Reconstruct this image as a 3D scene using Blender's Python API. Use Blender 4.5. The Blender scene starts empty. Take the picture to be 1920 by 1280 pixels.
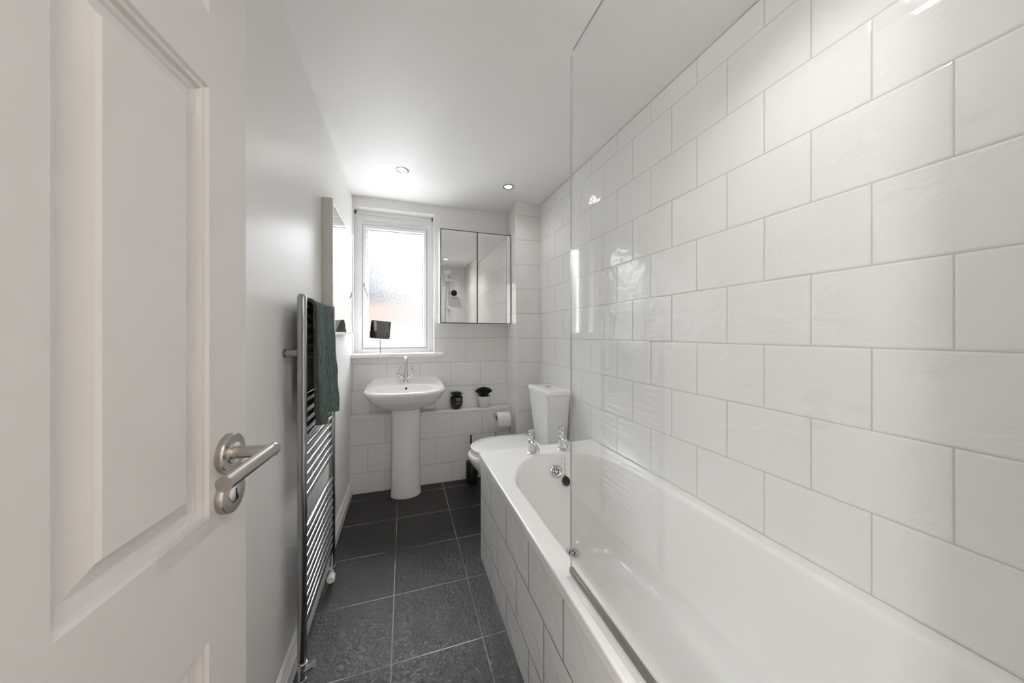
import bpy, bmesh, math, random
from mathutils import Vector, Matrix
PI = math.pi
SC = bpy.context.scene
COL = SC.collection
random.seed(7)

# ------------------------------------------------------------------ camera, sky, lights, exposure
F_PX, YAW, HORIZON = 615.0, 0.3189, 625.5
cam_data = bpy.data.cameras.new('camera')
cam = bpy.data.objects.new('camera', cam_data)
COL.objects.link(cam)
cam.location = (0, 0, 1.2)
cam.rotation_euler = (PI / 2, 0, -YAW)
cam_data.sensor_width = 36
cam_data.lens = F_PX / 1920 * 36
cam_data.shift_y = -(640 - HORIZON) / 1920
cam_data.clip_start = 0.01
SC.camera = cam

world = bpy.data.worlds.new('sky')
SC.world = world
world.use_nodes = True
_wn, _wl = world.node_tree.nodes, world.node_tree.links
_wn['Background'].inputs[0].default_value = (0.95, 0.97, 1.0, 1)
_g = _wn.new('ShaderNodeNewGeometry'); _s = _wn.new('ShaderNodeSeparateXYZ'); _wl.new(_g.outputs['Incoming'], _s.inputs[0])
_m = _wn.new('ShaderNodeMapRange'); _m.interpolation_type = 'SMOOTHSTEP'      # overcast sky: dim at the horizon, bright overhead
_m.inputs['From Min'].default_value = -0.22; _m.inputs['From Max'].default_value = -0.75
_m.inputs['To Min'].default_value = 3.3; _m.inputs['To Max'].default_value = 24.0
_wl.new(_s.outputs[2], _m.inputs['Value']); _wl.new(_m.outputs[0], _wn['Background'].inputs[1])

portal_data = bpy.data.lights.new('window_portal', 'AREA')
portal_data.shape = 'RECTANGLE'; portal_data.size = 0.46; portal_data.size_y = 0.96
portal_data.cycles.is_portal = True
portal = bpy.data.objects.new('window_portal', portal_data); COL.objects.link(portal)
portal.location = (-0.064, 2.99, 1.58); portal.rotation_euler = (-PI / 2, 0, 0)

DOWNLIGHT_W = 2.0
HALL_W = 2.0
HALL_SIDE_W = 23.5
SC.view_settings.view_transform = 'Standard'
SC.view_settings.look = 'None'
SC.view_settings.gamma = 1
SC.view_settings.use_curve_mapping = False
SC.view_settings.exposure = 1.18
SC.cycles.max_bounces = 14
SC.cycles.diffuse_bounces = 8
SC.cycles.glossy_bounces = 6
SC.cycles.transmission_bounces = 8
SC.cycles.transparent_max_bounces = 12
SC.cycles.use_denoising = True
SC.cycles.sample_clamp_indirect = 8.0

# ------------------------------------------------------------------ materials
def new_mat(name):
    m = bpy.data.materials.new(name); m.use_nodes = True
    nt = m.node_tree
    return m, nt, nt.nodes['Principled BSDF']

def pmat(name, col, rough=0.5, metal=0.0, bump=0.0, scale=40.0, vary=0.0, coat=0.0, stretch=None, ior=1.5, sss=0.0):
    m, nt, b = new_mat(name)
    b.inputs['Base Color'].default_value = (*col, 1)
    b.inputs['Roughness'].default_value = rough
    b.inputs['Metallic'].default_value = metal
    b.inputs['IOR'].default_value = ior
    b.inputs['Coat Weight'].default_value = coat
    tc = nt.nodes.new('ShaderNodeTexCoord')
    mp = nt.nodes.new('ShaderNodeMapping')
    nt.links.new(tc.outputs['Object'], mp.inputs[0])
    if stretch: mp.inputs['Scale'].default_value = stretch
    n = nt.nodes.new('ShaderNodeTexNoise'); n.inputs['Scale'].default_value = scale; n.inputs['Detail'].default_value = 3
    nt.links.new(mp.outputs[0], n.inputs['Vector'])
    if bump:
        bp = nt.nodes.new('ShaderNodeBump'); bp.inputs['Strength'].default_value = 1.0; bp.inputs['Distance'].default_value = bump
        nt.links.new(n.outputs['Fac'], bp.inputs['Height']); nt.links.new(bp.outputs[0], b.inputs['Normal'])
    if vary:
        mx = nt.nodes.new('ShaderNodeMix'); mx.data_type = 'RGBA'
        mx.inputs['A'].default_value = (*[c * (1 - vary) for c in col], 1)
        mx.inputs['B'].default_value = (*[min(1, c * (1 + vary)) for c in col], 1)
        nt.links.new(n.outputs['Fac'], mx.inputs['Factor'])
        nt.links.new(mx.outputs['Result'], b.inputs['Base Color'])
    return m

def tile_mat(name, uaxis, u0, v0, w, h, col=(0.81, 0.80, 0.791), grout=(0.56, 0.545, 0.52), wave=0.0040, mortar=0.0016, stagger=0.5, freq=2):
    """Glazed ceramic tiles in running bond. uaxis: world axis running along the rows; a joint stands at u0 in the rows v0..v0+h."""
    m, nt, b = new_mat(name)
    L = nt.links.new; N = nt.nodes.new
    g = N('ShaderNodeNewGeometry'); s = N('ShaderNodeSeparateXYZ'); L(g.outputs['Position'], s.inputs[0])
    def math_(op, a, val):
        n = N('ShaderNodeMath'); n.operation = op
        if hasattr(a, 'is_linked'): L(a, n.inputs[0])
        if hasattr(val, 'is_linked'): L(val, n.inputs[1])
        else: n.inputs[1].default_value = val
        return n.outputs[0]
    u = math_('SUBTRACT', s.outputs['XYZ'.index(uaxis)], u0 - w * (40 + (0.5 if stagger else 0)))
    v = math_('SUBTRACT', s.outputs[2], v0 - h * 20)
    c = N('ShaderNodeCombineXYZ'); L(u, c.inputs[0]); L(v, c.inputs[1])
    br = N('ShaderNodeTexBrick')
    br.offset = stagger; br.offset_frequency = freq; br.squash = 1.0
    L(c.outputs[0], br.inputs['Vector'])
    br.inputs['Color1'].default_value = (0, 0, 0, 1); br.inputs['Color2'].default_value = (1, 1, 1, 1)
    br.inputs['Mortar'].default_value = (0.5, 0.5, 0.5, 1)
    br.inputs['Scale'].default_value = 1.0; br.inputs['Mortar Size'].default_value = mortar
    br.inputs['Mortar Smooth'].default_value = 0.0; br.inputs['Bias'].default_value = 0.0
    br.inputs['Brick Width'].default_value = w; br.inputs['Row Height'].default_value = h
    edge = N('ShaderNodeTexBrick'); edge.offset = stagger; edge.offset_frequency = freq
    L(c.outputs[0], edge.inputs['Vector'])
    for k, val in (('Scale', 1.0), ('Mortar Size', 0.007), ('Mortar Smooth', 1.0), ('Bias', 0.0), ('Brick Width', w), ('Row Height', h)):
        edge.inputs[k].default_value = val
    seed = math_('MULTIPLY', br.outputs['Color'], 9.0)
    cs = N('ShaderNodeCombineXYZ'); L(math_('MULTIPLY', u, 6.5), cs.inputs[0]); L(math_('MULTIPLY', v, 9.0), cs.inputs[1]); L(seed, cs.inputs[2])
    rot = N('ShaderNodeVectorRotate'); rot.rotation_type = 'Z_AXIS'; rot.inputs['Angle'].default_value = 0.35; L(cs.outputs[0], rot.inputs['Vector'])
    nz = N('ShaderNodeTexNoise'); nz.inputs['Scale'].default_value = 1.6; nz.inputs['Detail'].default_value = 2.2; nz.inputs['Distortion'].default_value = 0.6
    L(rot.outputs[0], nz.inputs['Vector'])
    hgt = math_('MULTIPLY', nz.outputs['Fac'], wave / 0.001)
    pil = math_('MULTIPLY', edge.outputs['Fac'], -0.9)
    dn = math_('MULTIPLY', br.outputs['Fac'], -1.7)
    tot = math_('ADD', math_('ADD', hgt, pil), dn)
    bp = N('ShaderNodeBump'); bp.inputs['Strength'].default_value = 1.0; bp.inputs['Distance'].default_value = 0.001
    L(tot, bp.inputs['Height']); L(bp.outputs[0], b.inputs['Normal'])
    mx = N('ShaderNodeMix'); mx.data_type = 'RGBA'; L(br.outputs['Fac'], mx.inputs['Factor'])
    mx.inputs['A'].default_value = (*col, 1); mx.inputs['B'].default_value = (*grout, 1)
    L(mx.outputs['Result'], b.inputs['Base Color'])
    mr = N('ShaderNodeMix'); mr.data_type = 'FLOAT'; L(br.outputs['Fac'], mr.inputs['Factor'])
    mr.inputs['A'].default_value = 0.07; mr.inputs['B'].default_value = 0.8
    L(mr.outputs['Result'], b.inputs['Roughness'])
    return m

def slate_mat():
    m, nt, b = new_mat('slate_floor_tiles'); L = nt.links.new; N = nt.nodes.new
    g = N('ShaderNodeNewGeometry')
    mp = N('ShaderNodeMapping'); L(g.outputs['Position'], mp.inputs[0])
    mp.inputs['Location'].default_value = (0.0425 + 0.339 * 40, -1.268 + 0.3305 * 40, 0)
    br = N('ShaderNodeTexBrick'); br.offset = 0.0; br.squash = 1.0
    L(mp.outputs[0], br.inputs['Vector'])
    br.inputs['Color1'].default_value = (0, 0, 0, 1); br.inputs['Color2'].default_value = (1, 1, 1, 1)
    for k, val in (('Scale', 1.0), ('Mortar Size', 0.0024), ('Mortar Smooth', 0.1), ('Brick Width', 0.339), ('Row Height', 0.3305)):
        br.inputs[k].default_value = val
    n1 = N('ShaderNodeTexNoise'); n1.inputs['Scale'].default_value = 66; n1.inputs['Detail'].default_value = 5; n1.inputs['Roughness'].default_value = 0.6; n1.inputs['Distortion'].default_value = 0.8
    n2 = N('ShaderNodeTexNoise'); n2.inputs['Scale'].default_value = 7; n2.inputs['Detail'].default_value = 3
    for n in (n1, n2): L(g.outputs['Position'], n.inputs['Vector'])
    a = N('ShaderNodeMath'); a.operation = 'MULTIPLY_ADD'; L(n2.outputs['Fac'], a.inputs[0]); a.inputs[1].default_value = 1.3; L(n1.outputs['Fac'], a.inputs[2])
    a2 = N('ShaderNodeMath'); a2.operation = 'MULTIPLY_ADD'; L(br.outputs['Fac'], a2.inputs[0]); a2.inputs[1].default_value = -0.8; L(a.outputs[0], a2.inputs[2])
    bp = N('ShaderNodeBump'); bp.inputs['Strength'].default_value = 1.0; bp.inputs['Distance'].default_value = 0.0042
    L(a2.outputs[0], bp.inputs['Height']); L(bp.outputs[0], b.inputs['Normal'])
    cr = N('ShaderNodeMix'); cr.data_type = 'RGBA'; L(n2.outputs['Fac'], cr.inputs['Factor'])
    cr.inputs['A'].default_value = (0.012, 0.0108, 0.0105, 1); cr.inputs['B'].default_value = (0.022, 0.0205, 0.0205, 1)
    gn = N('ShaderNodeTexNoise'); gn.inputs['Scale'].default_value = 2.2; gn.inputs['Detail'].default_value = 3; L(g.outputs['Position'], gn.inputs['Vector'])
    rp = N('ShaderNodeValToRGB'); L(gn.outputs['Fac'], rp.inputs[0])
    rp.color_ramp.elements[0].position = 0.40; rp.color_ramp.elements[0].color = (0.07, 0.065, 0.06, 1)
    rp.color_ramp.elements[1].position = 0.56; rp.color_ramp.elements[1].color = (0.42, 0.40, 0.37, 1)
    mx = N('ShaderNodeMix'); mx.data_type = 'RGBA'; L(br.outputs['Fac'], mx.inputs['Factor'])
    L(cr.outputs['Result'], mx.inputs['A']); L(rp.outputs[0], mx.inputs['B'])
    L(mx.outputs['Result'], b.inputs['Base Color'])
    b.inputs['Roughness'].default_value = 0.38; b.inputs['IOR'].default_value = 1.40
    return m

def thin_glass(name, tint=(0.985, 0.99, 0.985)):
    m, nt, b = new_mat(name); nt.nodes.remove(b); L = nt.links.new; N = nt.nodes.new
    out = nt.nodes['Material Output']
    t = N('ShaderNodeBsdfTransparent'); t.inputs[0].default_value = (*tint, 1)
    gl = N('ShaderNodeBsdfGlossy'); gl.inputs['Roughness'].default_value = 0.0; gl.inputs[0].default_value = (1, 1, 1, 1)
    lw = N('ShaderNodeLayerWeight'); lw.inputs['Blend'].default_value = 0.5
    pw = N('ShaderNodeMath'); pw.operation = 'POWER'; L(lw.outputs['Facing'], pw.inputs[0]); pw.inputs[1].default_value = 5.0
    fr = N('ShaderNodeMath'); fr.operation = 'MULTIPLY_ADD'; L(pw.outputs[0], fr.inputs[0]); fr.inputs[1].default_value = 0.96; fr.inputs[2].default_value = 0.04
    mx = N('ShaderNodeMixShader'); L(fr.outputs[0], mx.inputs[0]); L(t.outputs[0], mx.inputs[1]); L(gl.outputs[0], mx.inputs[2])
    L(mx.outputs[0], out.inputs['Surface'])
    return m

def obscure_glass():
    m, nt, b = new_mat('obscure_window_glass'); nt.nodes.remove(b); L = nt.links.new; N = nt.nodes.new
    out = nt.nodes['Material Output']
    tc = N('ShaderNodeTexCoord'); mp = N('ShaderNodeMapping'); mp.inputs['Scale'].default_value = (1, 1, 0.28); L(tc.outputs['Object'], mp.inputs[0])
    n = N('ShaderNodeTexNoise'); n.inputs['Scale'].default_value = 190; n.inputs['Detail'].default_value = 2; L(mp.outputs[0], n.inputs['Vector'])
    bp = N('ShaderNodeBump'); bp.inputs['Strength'].default_value = 1.0; bp.inputs['Distance'].default_value = 0.0038
    L(n.outputs['Fac'], bp.inputs['Height'])
    rf = N('ShaderNodeBsdfRefraction'); rf.inputs['Roughness'].default_value = 0.10; rf.inputs['IOR'].default_value = 1.25
    rf.inputs[0].default_value = (0.97, 0.98, 0.98, 1)
    L(bp.outputs[0], rf.inputs['Normal'])
    t = N('ShaderNodeBsdfTransparent'); t.inputs[0].default_value = (0.97, 0.98, 0.98, 1)
    m1 = N('ShaderNodeMixShader'); m1.inputs[0].default_value = 0.10; L(rf.outputs[0], m1.inputs[1]); L(t.outputs[0], m1.inputs[2])
    L(m1.outputs[0], out.inputs['Surface'])
    return m

def emit_mat(name, col, strength):
    m, nt, b = new_mat(name)
    b.inputs['Base Color'].default_value = (0.8, 0.8, 0.8, 1)
    b.inputs['Emission Color'].default_value = (*col, 1); b.inputs['Emission Strength'].default_value = strength
    return m

M = {}
M['wall_paint'] = pmat('satin_white_wall_paint', (0.81, 0.80, 0.792), 0.36, bump=0.0012, scale=9, vary=0.012)
M['ceiling_paint'] = pmat('white_ceiling_paint', (0.88, 0.872, 0.864), 0.5, bump=0.0006, scale=14)
M['gloss_white'] = pmat('white_gloss_paint', (0.83, 0.825, 0.815), 0.28, bump=0.0002, scale=30)
M['door_paint'] = pmat('white_eggshell_door_paint', (0.66, 0.638, 0.624), 0.34, bump=0.0007, scale=26, stretch=(1, 1, 0.10))
M['upvc'] = pmat('white_window_plastic', (0.86, 0.865, 0.87), 0.25)
M['ceramic'] = pmat('white_glazed_ceramic', (0.84, 0.836, 0.83), 0.07, coat=0.2)
M['acrylic'] = pmat('white_bath_acrylic', (0.84, 0.831, 0.820), 0.10, bump=0.0004, scale=5)
M['plastic_white'] = pmat('white_plastic', (0.82, 0.82, 0.81), 0.25)
M['chrome'] = pmat('polished_chrome', (0.66, 0.66, 0.67), 0.06, 1.0)
M['chrome_bar'] = pmat('chrome_plated_tube', (0.38, 0.38, 0.39), 0.15, 1.0)
M['dark_chrome'] = pmat('dark_chrome', (0.20, 0.20, 0.21), 0.2, 1.0)
M['steel'] = pmat('brushed_nickel', (0.47, 0.45, 0.42), 0.27, 1.0, bump=0.00005, scale=300)
M['steel_bright'] = pmat('polished_nickel', (0.75, 0.74, 0.72), 0.10, 1.0)
M['mirror'] = pmat('mirror_silver', (0.90, 0.91, 0.905), 0.008, 1.0)
M['mirror_edge'] = pmat('dark_bronze_edge', (0.055, 0.045, 0.036), 0.5, 0.2)
M['cabinet'] = pmat('white_lacquer', (0.84, 0.84, 0.835), 0.3)
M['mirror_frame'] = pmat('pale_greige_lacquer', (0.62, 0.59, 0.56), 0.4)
M['black'] = pmat('black_plastic', (0.012, 0.012, 0.012), 0.3)
M['rubber'] = pmat('black_rubber', (0.02, 0.019, 0.018), 0.5)
M['dark'] = pmat('dark_hole', (0.01, 0.01, 0.01), 0.8)
M['slate'] = slate_mat()
M['glass'] = thin_glass('clear_screen_glass')
M['obscure'] = obscure_glass()
M['glass_edge'] = pmat('polished_glass_edge', (0.33, 0.35, 0.34), 0.12)
M['seal'] = pmat('grey_seal_strip', (0.14, 0.135, 0.115), 0.35)
M['clear_seal'] = pmat('milky_seal_fin', (0.62, 0.62, 0.60), 0.25)
M['towel'] = pmat('green_terry', (0.105, 0.150, 0.138), 0.95, bump=0.007, scale=95, vary=1.0, stretch=(2.2, 2.2, 0.35))
M['towel_hem'] = pmat('towel_woven_hem', (0.10, 0.10, 0.08), 0.9, bump=0.001, scale=400)
M['pot_dark'] = pmat('navy_glazed_pot', (0.010, 0.013, 0.020), 0.12, coat=0.5)
M['pot_white'] = pmat('off_white_glazed_pot', (0.72, 0.71, 0.69), 0.22)
M['leaf'] = pmat('dark_succulent_leaf', (0.012, 0.022, 0.009), 0.45, vary=0.4, scale=60)
M['leaf_grey'] = pmat('grey_green_succulent_leaf', (0.030, 0.042, 0.026), 0.5, vary=0.45, scale=80)
M['soil'] = pmat('potting_soil', (0.03, 0.022, 0.016), 0.95, bump=0.003, scale=150)
M['paper'] = pmat('white_tissue_paper', (0.86, 0.85, 0.84), 0.95, bump=0.0004, scale=200)
M['card'] = pmat('cardboard_core', (0.42, 0.33, 0.24), 0.9)
M['puff'] = pmat('black_net_puff', (0.008, 0.009, 0.012), 0.9, bump=0.01, scale=90)
M['bulb'] = emit_mat('lit_downlight_lens', (1.0, 0.93, 0.78), 6.0)
M['brick_red'] = pmat('red_brick_wall', (0.052, 0.034, 0.027), 0.9, vary=0.2, scale=20)
M['brick_pale'] = pmat('pale_brick_wall', (0.055, 0.046, 0.042), 0.9, vary=0.2, scale=20)
M['dormer'] = pmat('slate_hung_dormer', (0.018, 0.0185, 0.0205), 0.8, vary=0.3, scale=6)
M['render_wall'] = pmat('pale_rendered_wall', (0.115, 0.114, 0.113), 0.9)
M['roof'] = pmat('dark_grey_roof', (0.016, 0.0165, 0.018), 0.8, vary=0.3, scale=6)

XL, XR, YB, YF, CEIL = -0.381, 1.0864, 2.806, 0.03, 2.275
TW, TH = 0.252, 0.2015
M['tile_right'] = tile_mat('white_wall_tile_right', 'Y', 0.3596, 1.165, TW, TH)
M['tile_box_front'] = tile_mat('white_boxing_tile_front', 'X', 0.874 - 0.02, 1.165, 0.60, TH, stagger=0)
M['tile_box_side'] = tile_mat('white_boxing_tile_side', 'Y', 2.535 - 0.02, 1.165, 0.60, TH, stagger=0)
M['tile_back'] = tile_mat('white_splashback_tile', 'X', 0.506, 0.961, TW, 0.205)
M['tile_low'] = tile_mat('white_low_wall_tile', 'X', 0.372, 0.362, TW, 0.2085)
M['tile_panel'] = tile_mat('white_bath_panel_tile', 'Y', 1.268, 0.345, 0.2495, 0.198, wave=0.0040, mortar=0.0030, grout=(0.27, 0.262, 0.25))
M['tile_front'] = tile_mat('white_shower_wall_tile', 'X', 0.506, 1.165, TW, TH)

# ------------------------------------------------------------------ mesh helpers
def finish(name, bm, mat, parent=None, smooth=True, angle=35, loc=None, rot=None):
    bmesh.ops.remove_doubles(bm, verts=bm.verts, dist=1e-6)
    bmesh.ops.recalc_face_normals(bm, faces=bm.faces)
    me = bpy.data.meshes.new(name); bm.to_mesh(me); bm.free()
    mats = mat if isinstance(mat, (list, tuple)) else [mat]
    for m in mats: me.materials.append(M[m] if isinstance(m, str) else m)
    if smooth:
        for p in me.polygons: p.use_smooth = True
        me.set_sharp_from_angle(angle=math.radians(angle))
    o = bpy.data.objects.new(name, me); COL.objects.link(o)
    if parent is not None: o.parent = parent
    if loc is not None: o.location = loc
    if rot is not None: o.rotation_euler = rot
    return o

def tag(o, label=None, cat=None, group=None, kind=None):
    for k, v in (('label', label), ('category', cat), ('group', group), ('kind', kind)):
        if v: o[k] = v
    return o

def thing(name, label, cat, loc=(0, 0, 0), rotz=0.0, group=None, kind=None):
    o = bpy.data.objects.new(name, None); COL.objects.link(o)
    o.empty_display_size = 0.05
    o.location = loc; o.rotation_euler = (0, 0, rotz)
    return tag(o, label, cat, group, kind)

def box(bm, lo, hi, bev=0.0, seg=2, mi=0):
    r = bmesh.ops.create_cube(bm, size=1.0)
    vs = r['verts']
    for v in vs:
        v.co = Vector([(lo[i] + hi[i]) / 2 + v.co[i] * (hi[i] - lo[i]) for i in range(3)])
    fs = list({f for v in vs for f in v.link_faces})
    for f in fs: f.material_index = mi
    if bev > 0:
        es = list({e for v in vs for e in v.link_edges})
        bmesh.ops.bevel(bm, geom=es, offset=bev, segments=seg, affect='EDGES', profile=0.5)
    return bm

def B(lo, hi, bev=0.0, seg=2):
    bm = bmesh.new(); return box(bm, lo, hi, bev, seg)

def loft(bm, rings, close=True, cap0=False, cap1=False, mi=0):
    vr = [[bm.verts.new(p) for p in r] for r in rings]
    n = len(rings[0])
    for a, b in zip(vr[:-1], vr[1:]):
        for i in range(n if close else n - 1):
            j = (i + 1) % n
            f = bm.faces.new((a[i], a[j], b[j], b[i])); f.material_index = mi
    if cap0: bm.faces.new(vr[0][::-1]).material_index = mi
    if cap1: bm.faces.new(vr[-1]).material_index = mi
    return vr

def frame_of(d):
    d = d.normalized()
    a = Vector((0, 0, 1)) if abs(d.z) < 0.9 else Vector((1, 0, 0))
    x = d.cross(a).normalized(); return x, d.cross(x).normalized()

def tube(bm, pts, r, seg=16, caps=True, mi=0, sx=1.0, sy=1.0):
    pts = [Vector(p) for p in pts]; n = len(pts)
    rs = r if isinstance(r, (list, tuple)) else [r] * n
    rings = []; x = None
    for i, p in enumerate(pts):
        if i == 0: d = pts[1] - pts[0]
        elif i == n - 1: d = pts[-1] - pts[-2]
        else: d = (pts[i] - pts[i - 1]).normalized() + (pts[i + 1] - pts[i]).normalized()
        d.normalize()
        if x is None: x, y = frame_of(d)
        else:
            x = (x - d * x.dot(d)).normalized(); y = d.cross(x).normalized()
        rings.append([p + (x * math.cos(t) * sx + y * math.sin(t) * sy) * rs[i] for t in (2 * PI * k / seg for k in range(seg))])
    loft(bm, rings, True, caps, caps, mi)
    return bm

def lathe(bm, prof, c=(0, 0, 0), axis=(0, 0, 1), seg=32, mi=0):
    """prof: (radius, height along axis) pairs."""
    ax = Vector(axis).normalized(); x, y = frame_of(ax); c = Vector(c)
    rings = []
    for r, h in prof:
        rr = max(r, 1e-5)
        rings.append([c + ax * h + (x * math.cos(t) + y * math.sin(t)) * rr for t in (2 * PI * k / seg for k in range(seg))])
    loft(bm, rings, True, prof[0][0] > 1e-4, prof[-1][0] > 1e-4, mi)
    return bm

def arc(c, r, a0, a1, n, plane='yz'):
    out = []
    for k in range(n + 1):
        a = a0 + (a1 - a0) * k / n
        p, q = r * math.cos(a), r * math.sin(a)
        out.append((c[0], c[1] + p, c[2] + q) if plane == 'yz' else (c[0] + p, c[1], c[2] + q) if plane == 'xz' else (c[0] + p, c[1] + q, c[2]))
    return out

def rrect(x0, x1, y0, y1, r, z, n=8):
    pts = []
    for cx, cy, a in ((x1 - r, y1 - r, 0), (x0 + r, y1 - r, PI / 2), (x0 + r, y0 + r, PI), (x1 - r, y0 + r, 1.5 * PI)):
        for k in range(n + 1):
            t = a + PI / 2 * k / n
            pts.append((cx + r * math.cos(t), cy + r * math.sin(t), z))
    return pts

def struct(name, bm, mat, label=None, cat=None, smooth=False):
    o = finish(name, bm, mat, smooth=smooth)
    return tag(o, label, cat, None, 'structure')

# ------------------------------------------------------------------ room shell
bm = B((XL - 0.1, -0.10, -0.1), (XR + 0.1, YB + 0.2, 0.0))
struct('floor', bm, 'slate', 'dark riven slate tile floor with pale grout between bath and left wall', 'floor')
bm = B((XL - 0.1, -0.10, CEIL), (XR + 0.1, YB + 0.2, CEIL + 0.1))
struct('ceiling', bm, 'ceiling_paint', 'smooth white painted ceiling holding the recessed downlights', 'ceiling')
bm = B((XL - 0.12, -0.10, 0.0), (XL, YB + 0.2, CEIL))
struct('wall_left', bm, 'wall_paint', 'white satin painted wall carrying the towel radiator and square mirror', 'wall')
bm = B((XR, -0.10, 0.0), (XR + 0.12, YB + 0.2, CEIL))
struct('wall_right', bm, 'tile_right', 'white wavy glazed tile wall in running bond along the bath', 'wall')
# back wall with the window opening
WX0, WX1, WZ0, WZ1 = -0.376, 0.2415, 1.012, 2.194
bm = bmesh.new()
box(bm, (XL, YB, 0.0), (XR, YB + 0.2, WZ0))
box(bm, (XL, YB, WZ1), (XR, YB + 0.2, CEIL))
box(bm, (XL, YB, WZ0), (WX0, YB + 0.2, WZ1))
box(bm, (WX1, YB, WZ0), (XR, YB + 0.2, WZ1))
struct('wall_back', bm, 'wall_paint', 'white painted end wall around the window and mirrored cabinet', 'wall')
# front wall (behind the viewer) with the door opening
DX0, DX1, DZ = -0.345, 0.372, 2.03
bm = bmesh.new()
box(bm, (XL, -0.10, 0.0), (DX0, YF, CEIL)); box(bm, (DX1, -0.10, 0.0), (XR, YF, CEIL)); box(bm, (DX0, -0.10, DZ), (DX1, YF, CEIL))
struct('wall_front', bm, 'tile_front', 'tiled wall at the tap-less end of the bath carrying the shower rail', 'wall')
# tiled splashback on the back wall, half-height ledge boxing, pipe boxing
bm = bmesh.new()
box(bm, (XL, YB - 0.008, 0.575), (0.874, YB, 1.013))
box(bm, (0.2445, YB - 0.008, 1.013), (0.874, YB, 1.167))
struct('trim_1', bm, 'tile_back', 'white tiled splashback behind the basin below the window sill', 'wall tiles')
bm = bmesh.new()
box(bm, (XL, 2.694, 0.0), (0.874, YB - 0.008, 0.566))
tr2 = struct('trim_2', bm, 'tile_low', 'low tiled boxing with a ledge behind the basin pedestal', 'ledge')
bm = B((XL, 2.688, 0.560), (0.872, YB - 0.008, 0.575), 0.003)
ld = finish('ledge_top', bm, 'gloss_white', tr2)
bm = bmesh.new()
box(bm, (0.874, 2.535, 0.0), (XR, YB, CEIL))
bm.faces.ensure_lookup_table()
for f in bm.faces:
    f.material_index = 1 if abs(f.normal.x) > 0.5 else 0
tr3 = struct('trim_3', bm, ['tile_box_front', 'tile_box_side'], 'tall tiled pipe boxing in the corner behind the toilet', 'pipe boxing')
bm = bmesh.new(); tube(bm, [(0.8735, 2.5345, 0.0), (0.8735, 2.5345, CEIL)], 0.0042, 8)
finish('corner_bead', bm, 'plastic_white', tr3)
# skirting along the left wall
prof = [(0.0, 0.0), (0.018, 0.0), (0.018, 0.058), (0.014, 0.064), (0.014, 0.074), (0.010, 0.082), (0.009, 0.094), (0.004, 0.102), (0.0, 0.104)]
bm = bmesh.new()
loft(bm, [[(XL + a, y, b) for a, b in prof] for y in (YF, 2.694)], True, True, True)
struct('baseboard_left', bm, 'gloss_white', 'white moulded skirting board along the left wall behind the radiator', 'skirting', smooth=False)
# sealant bead between tiles and ceiling
bm = bmesh.new()
tube(bm, [(XR - 0.001, 0.05, CEIL - 0.001), (XR - 0.001, 2.53, CEIL - 0.001)], 0.0022, 6)
struct('trim_4', bm, pmat('old_grey_sealant', (0.45, 0.43, 0.41), 0.7, vary=0.5, scale=30), 'thin cracked sealant line where right wall tiles meet the ceiling', 'sealant')

# hall behind the doorway: plain white room, two unseen fill lights added
hb = bmesh.new()
box(hb, (-1.3, -1.9, -0.1), (1.5, -0.10, 0.0)); struct('floor_hall', hb, pmat('hall_oak_boards', (0.42, 0.33, 0.25), 0.5, vary=0.15, scale=6, stretch=(1, 8, 1)), 'oak floor of the hall beyond the doorway', 'floor')
hb = B((-1.3, -1.9, 2.4), (1.5, -0.10, 2.5)); struct('ceiling_hall', hb, 'ceiling_paint', 'white ceiling of the hall beyond the doorway', 'ceiling')
hb = bmesh.new()
box(hb, (-1.4, -1.9, 0), (-1.3, -0.10, 2.4)); box(hb, (1.5, -1.9, 0), (1.6, -0.10, 2.4)); box(hb, (-1.4, -2.0, 0), (1.6, -1.9, 2.4))
box(hb, (-1.4, -0.10, 0), (XL - 0.12, -0.05, 2.4)); box(hb, (XR + 0.12, -0.10, 0), (1.6, -0.05, 2.4)); box(hb, (XL - 0.12, -0.10, CEIL + 0.1), (XR + 0.12, -0.05, 2.4))
box(hb, (XL-0.12, -0.101, 0), (XL, -0.10, 2.4))
struct('wall_hall', hb, 'wall_paint', 'white walls of the hall beyond the doorway', 'wall')
hw_ = bpy.data.objects['wall_hall']
hb = bmesh.new(); lathe(hb, [(0.06, 0.0), (0.06, 0.015), (0.012, 0.02)], (-1.30, -0.60, 1.56), (1, 0, 0), 24)
tube(hb, [(-1.29, -0.60, 1.56), (-0.90, -0.60, 1.56), (-0.86, -0.60, 1.57), (-0.85, -0.60, 1.60)], 0.010, 10)
lathe(hb, [(0.012, 0.0), (0.03, 0.01), (0.03, 0.04), (0.0, 0.04)], (-0.85, -0.60, 1.575), seg=20)
finish('fill_light_bracket', hb, 'steel', hw_)  # made-up bracket, added as a body for the unseen side fill light
hl = bpy.data.lights.new('hall_top_fill', 'AREA'); hl.shape = 'DISK'; hl.size = 0.5; hl.energy = HALL_W; hl.color = (1.0, 0.98, 0.96)  # unseen overhead fill without a fitting, added for light through the doorway
hlo = bpy.data.objects.new('hall_top_fill', hl); COL.objects.link(hlo); hlo.location = (0.1, -0.95, 2.37)
hs = bpy.data.lights.new('hall_side_fill', 'POINT'); hs.energy = HALL_SIDE_W; hs.shadow_soft_size = 0.10; hs.color = (1.0, 0.985, 0.965)  # unseen fill added in the hall to brighten the right wall and bath
hso = bpy.data.objects.new('hall_side_fill', hs); COL.objects.link(hso); hso.location = (-0.85, -0.60, 1.72)

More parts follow.
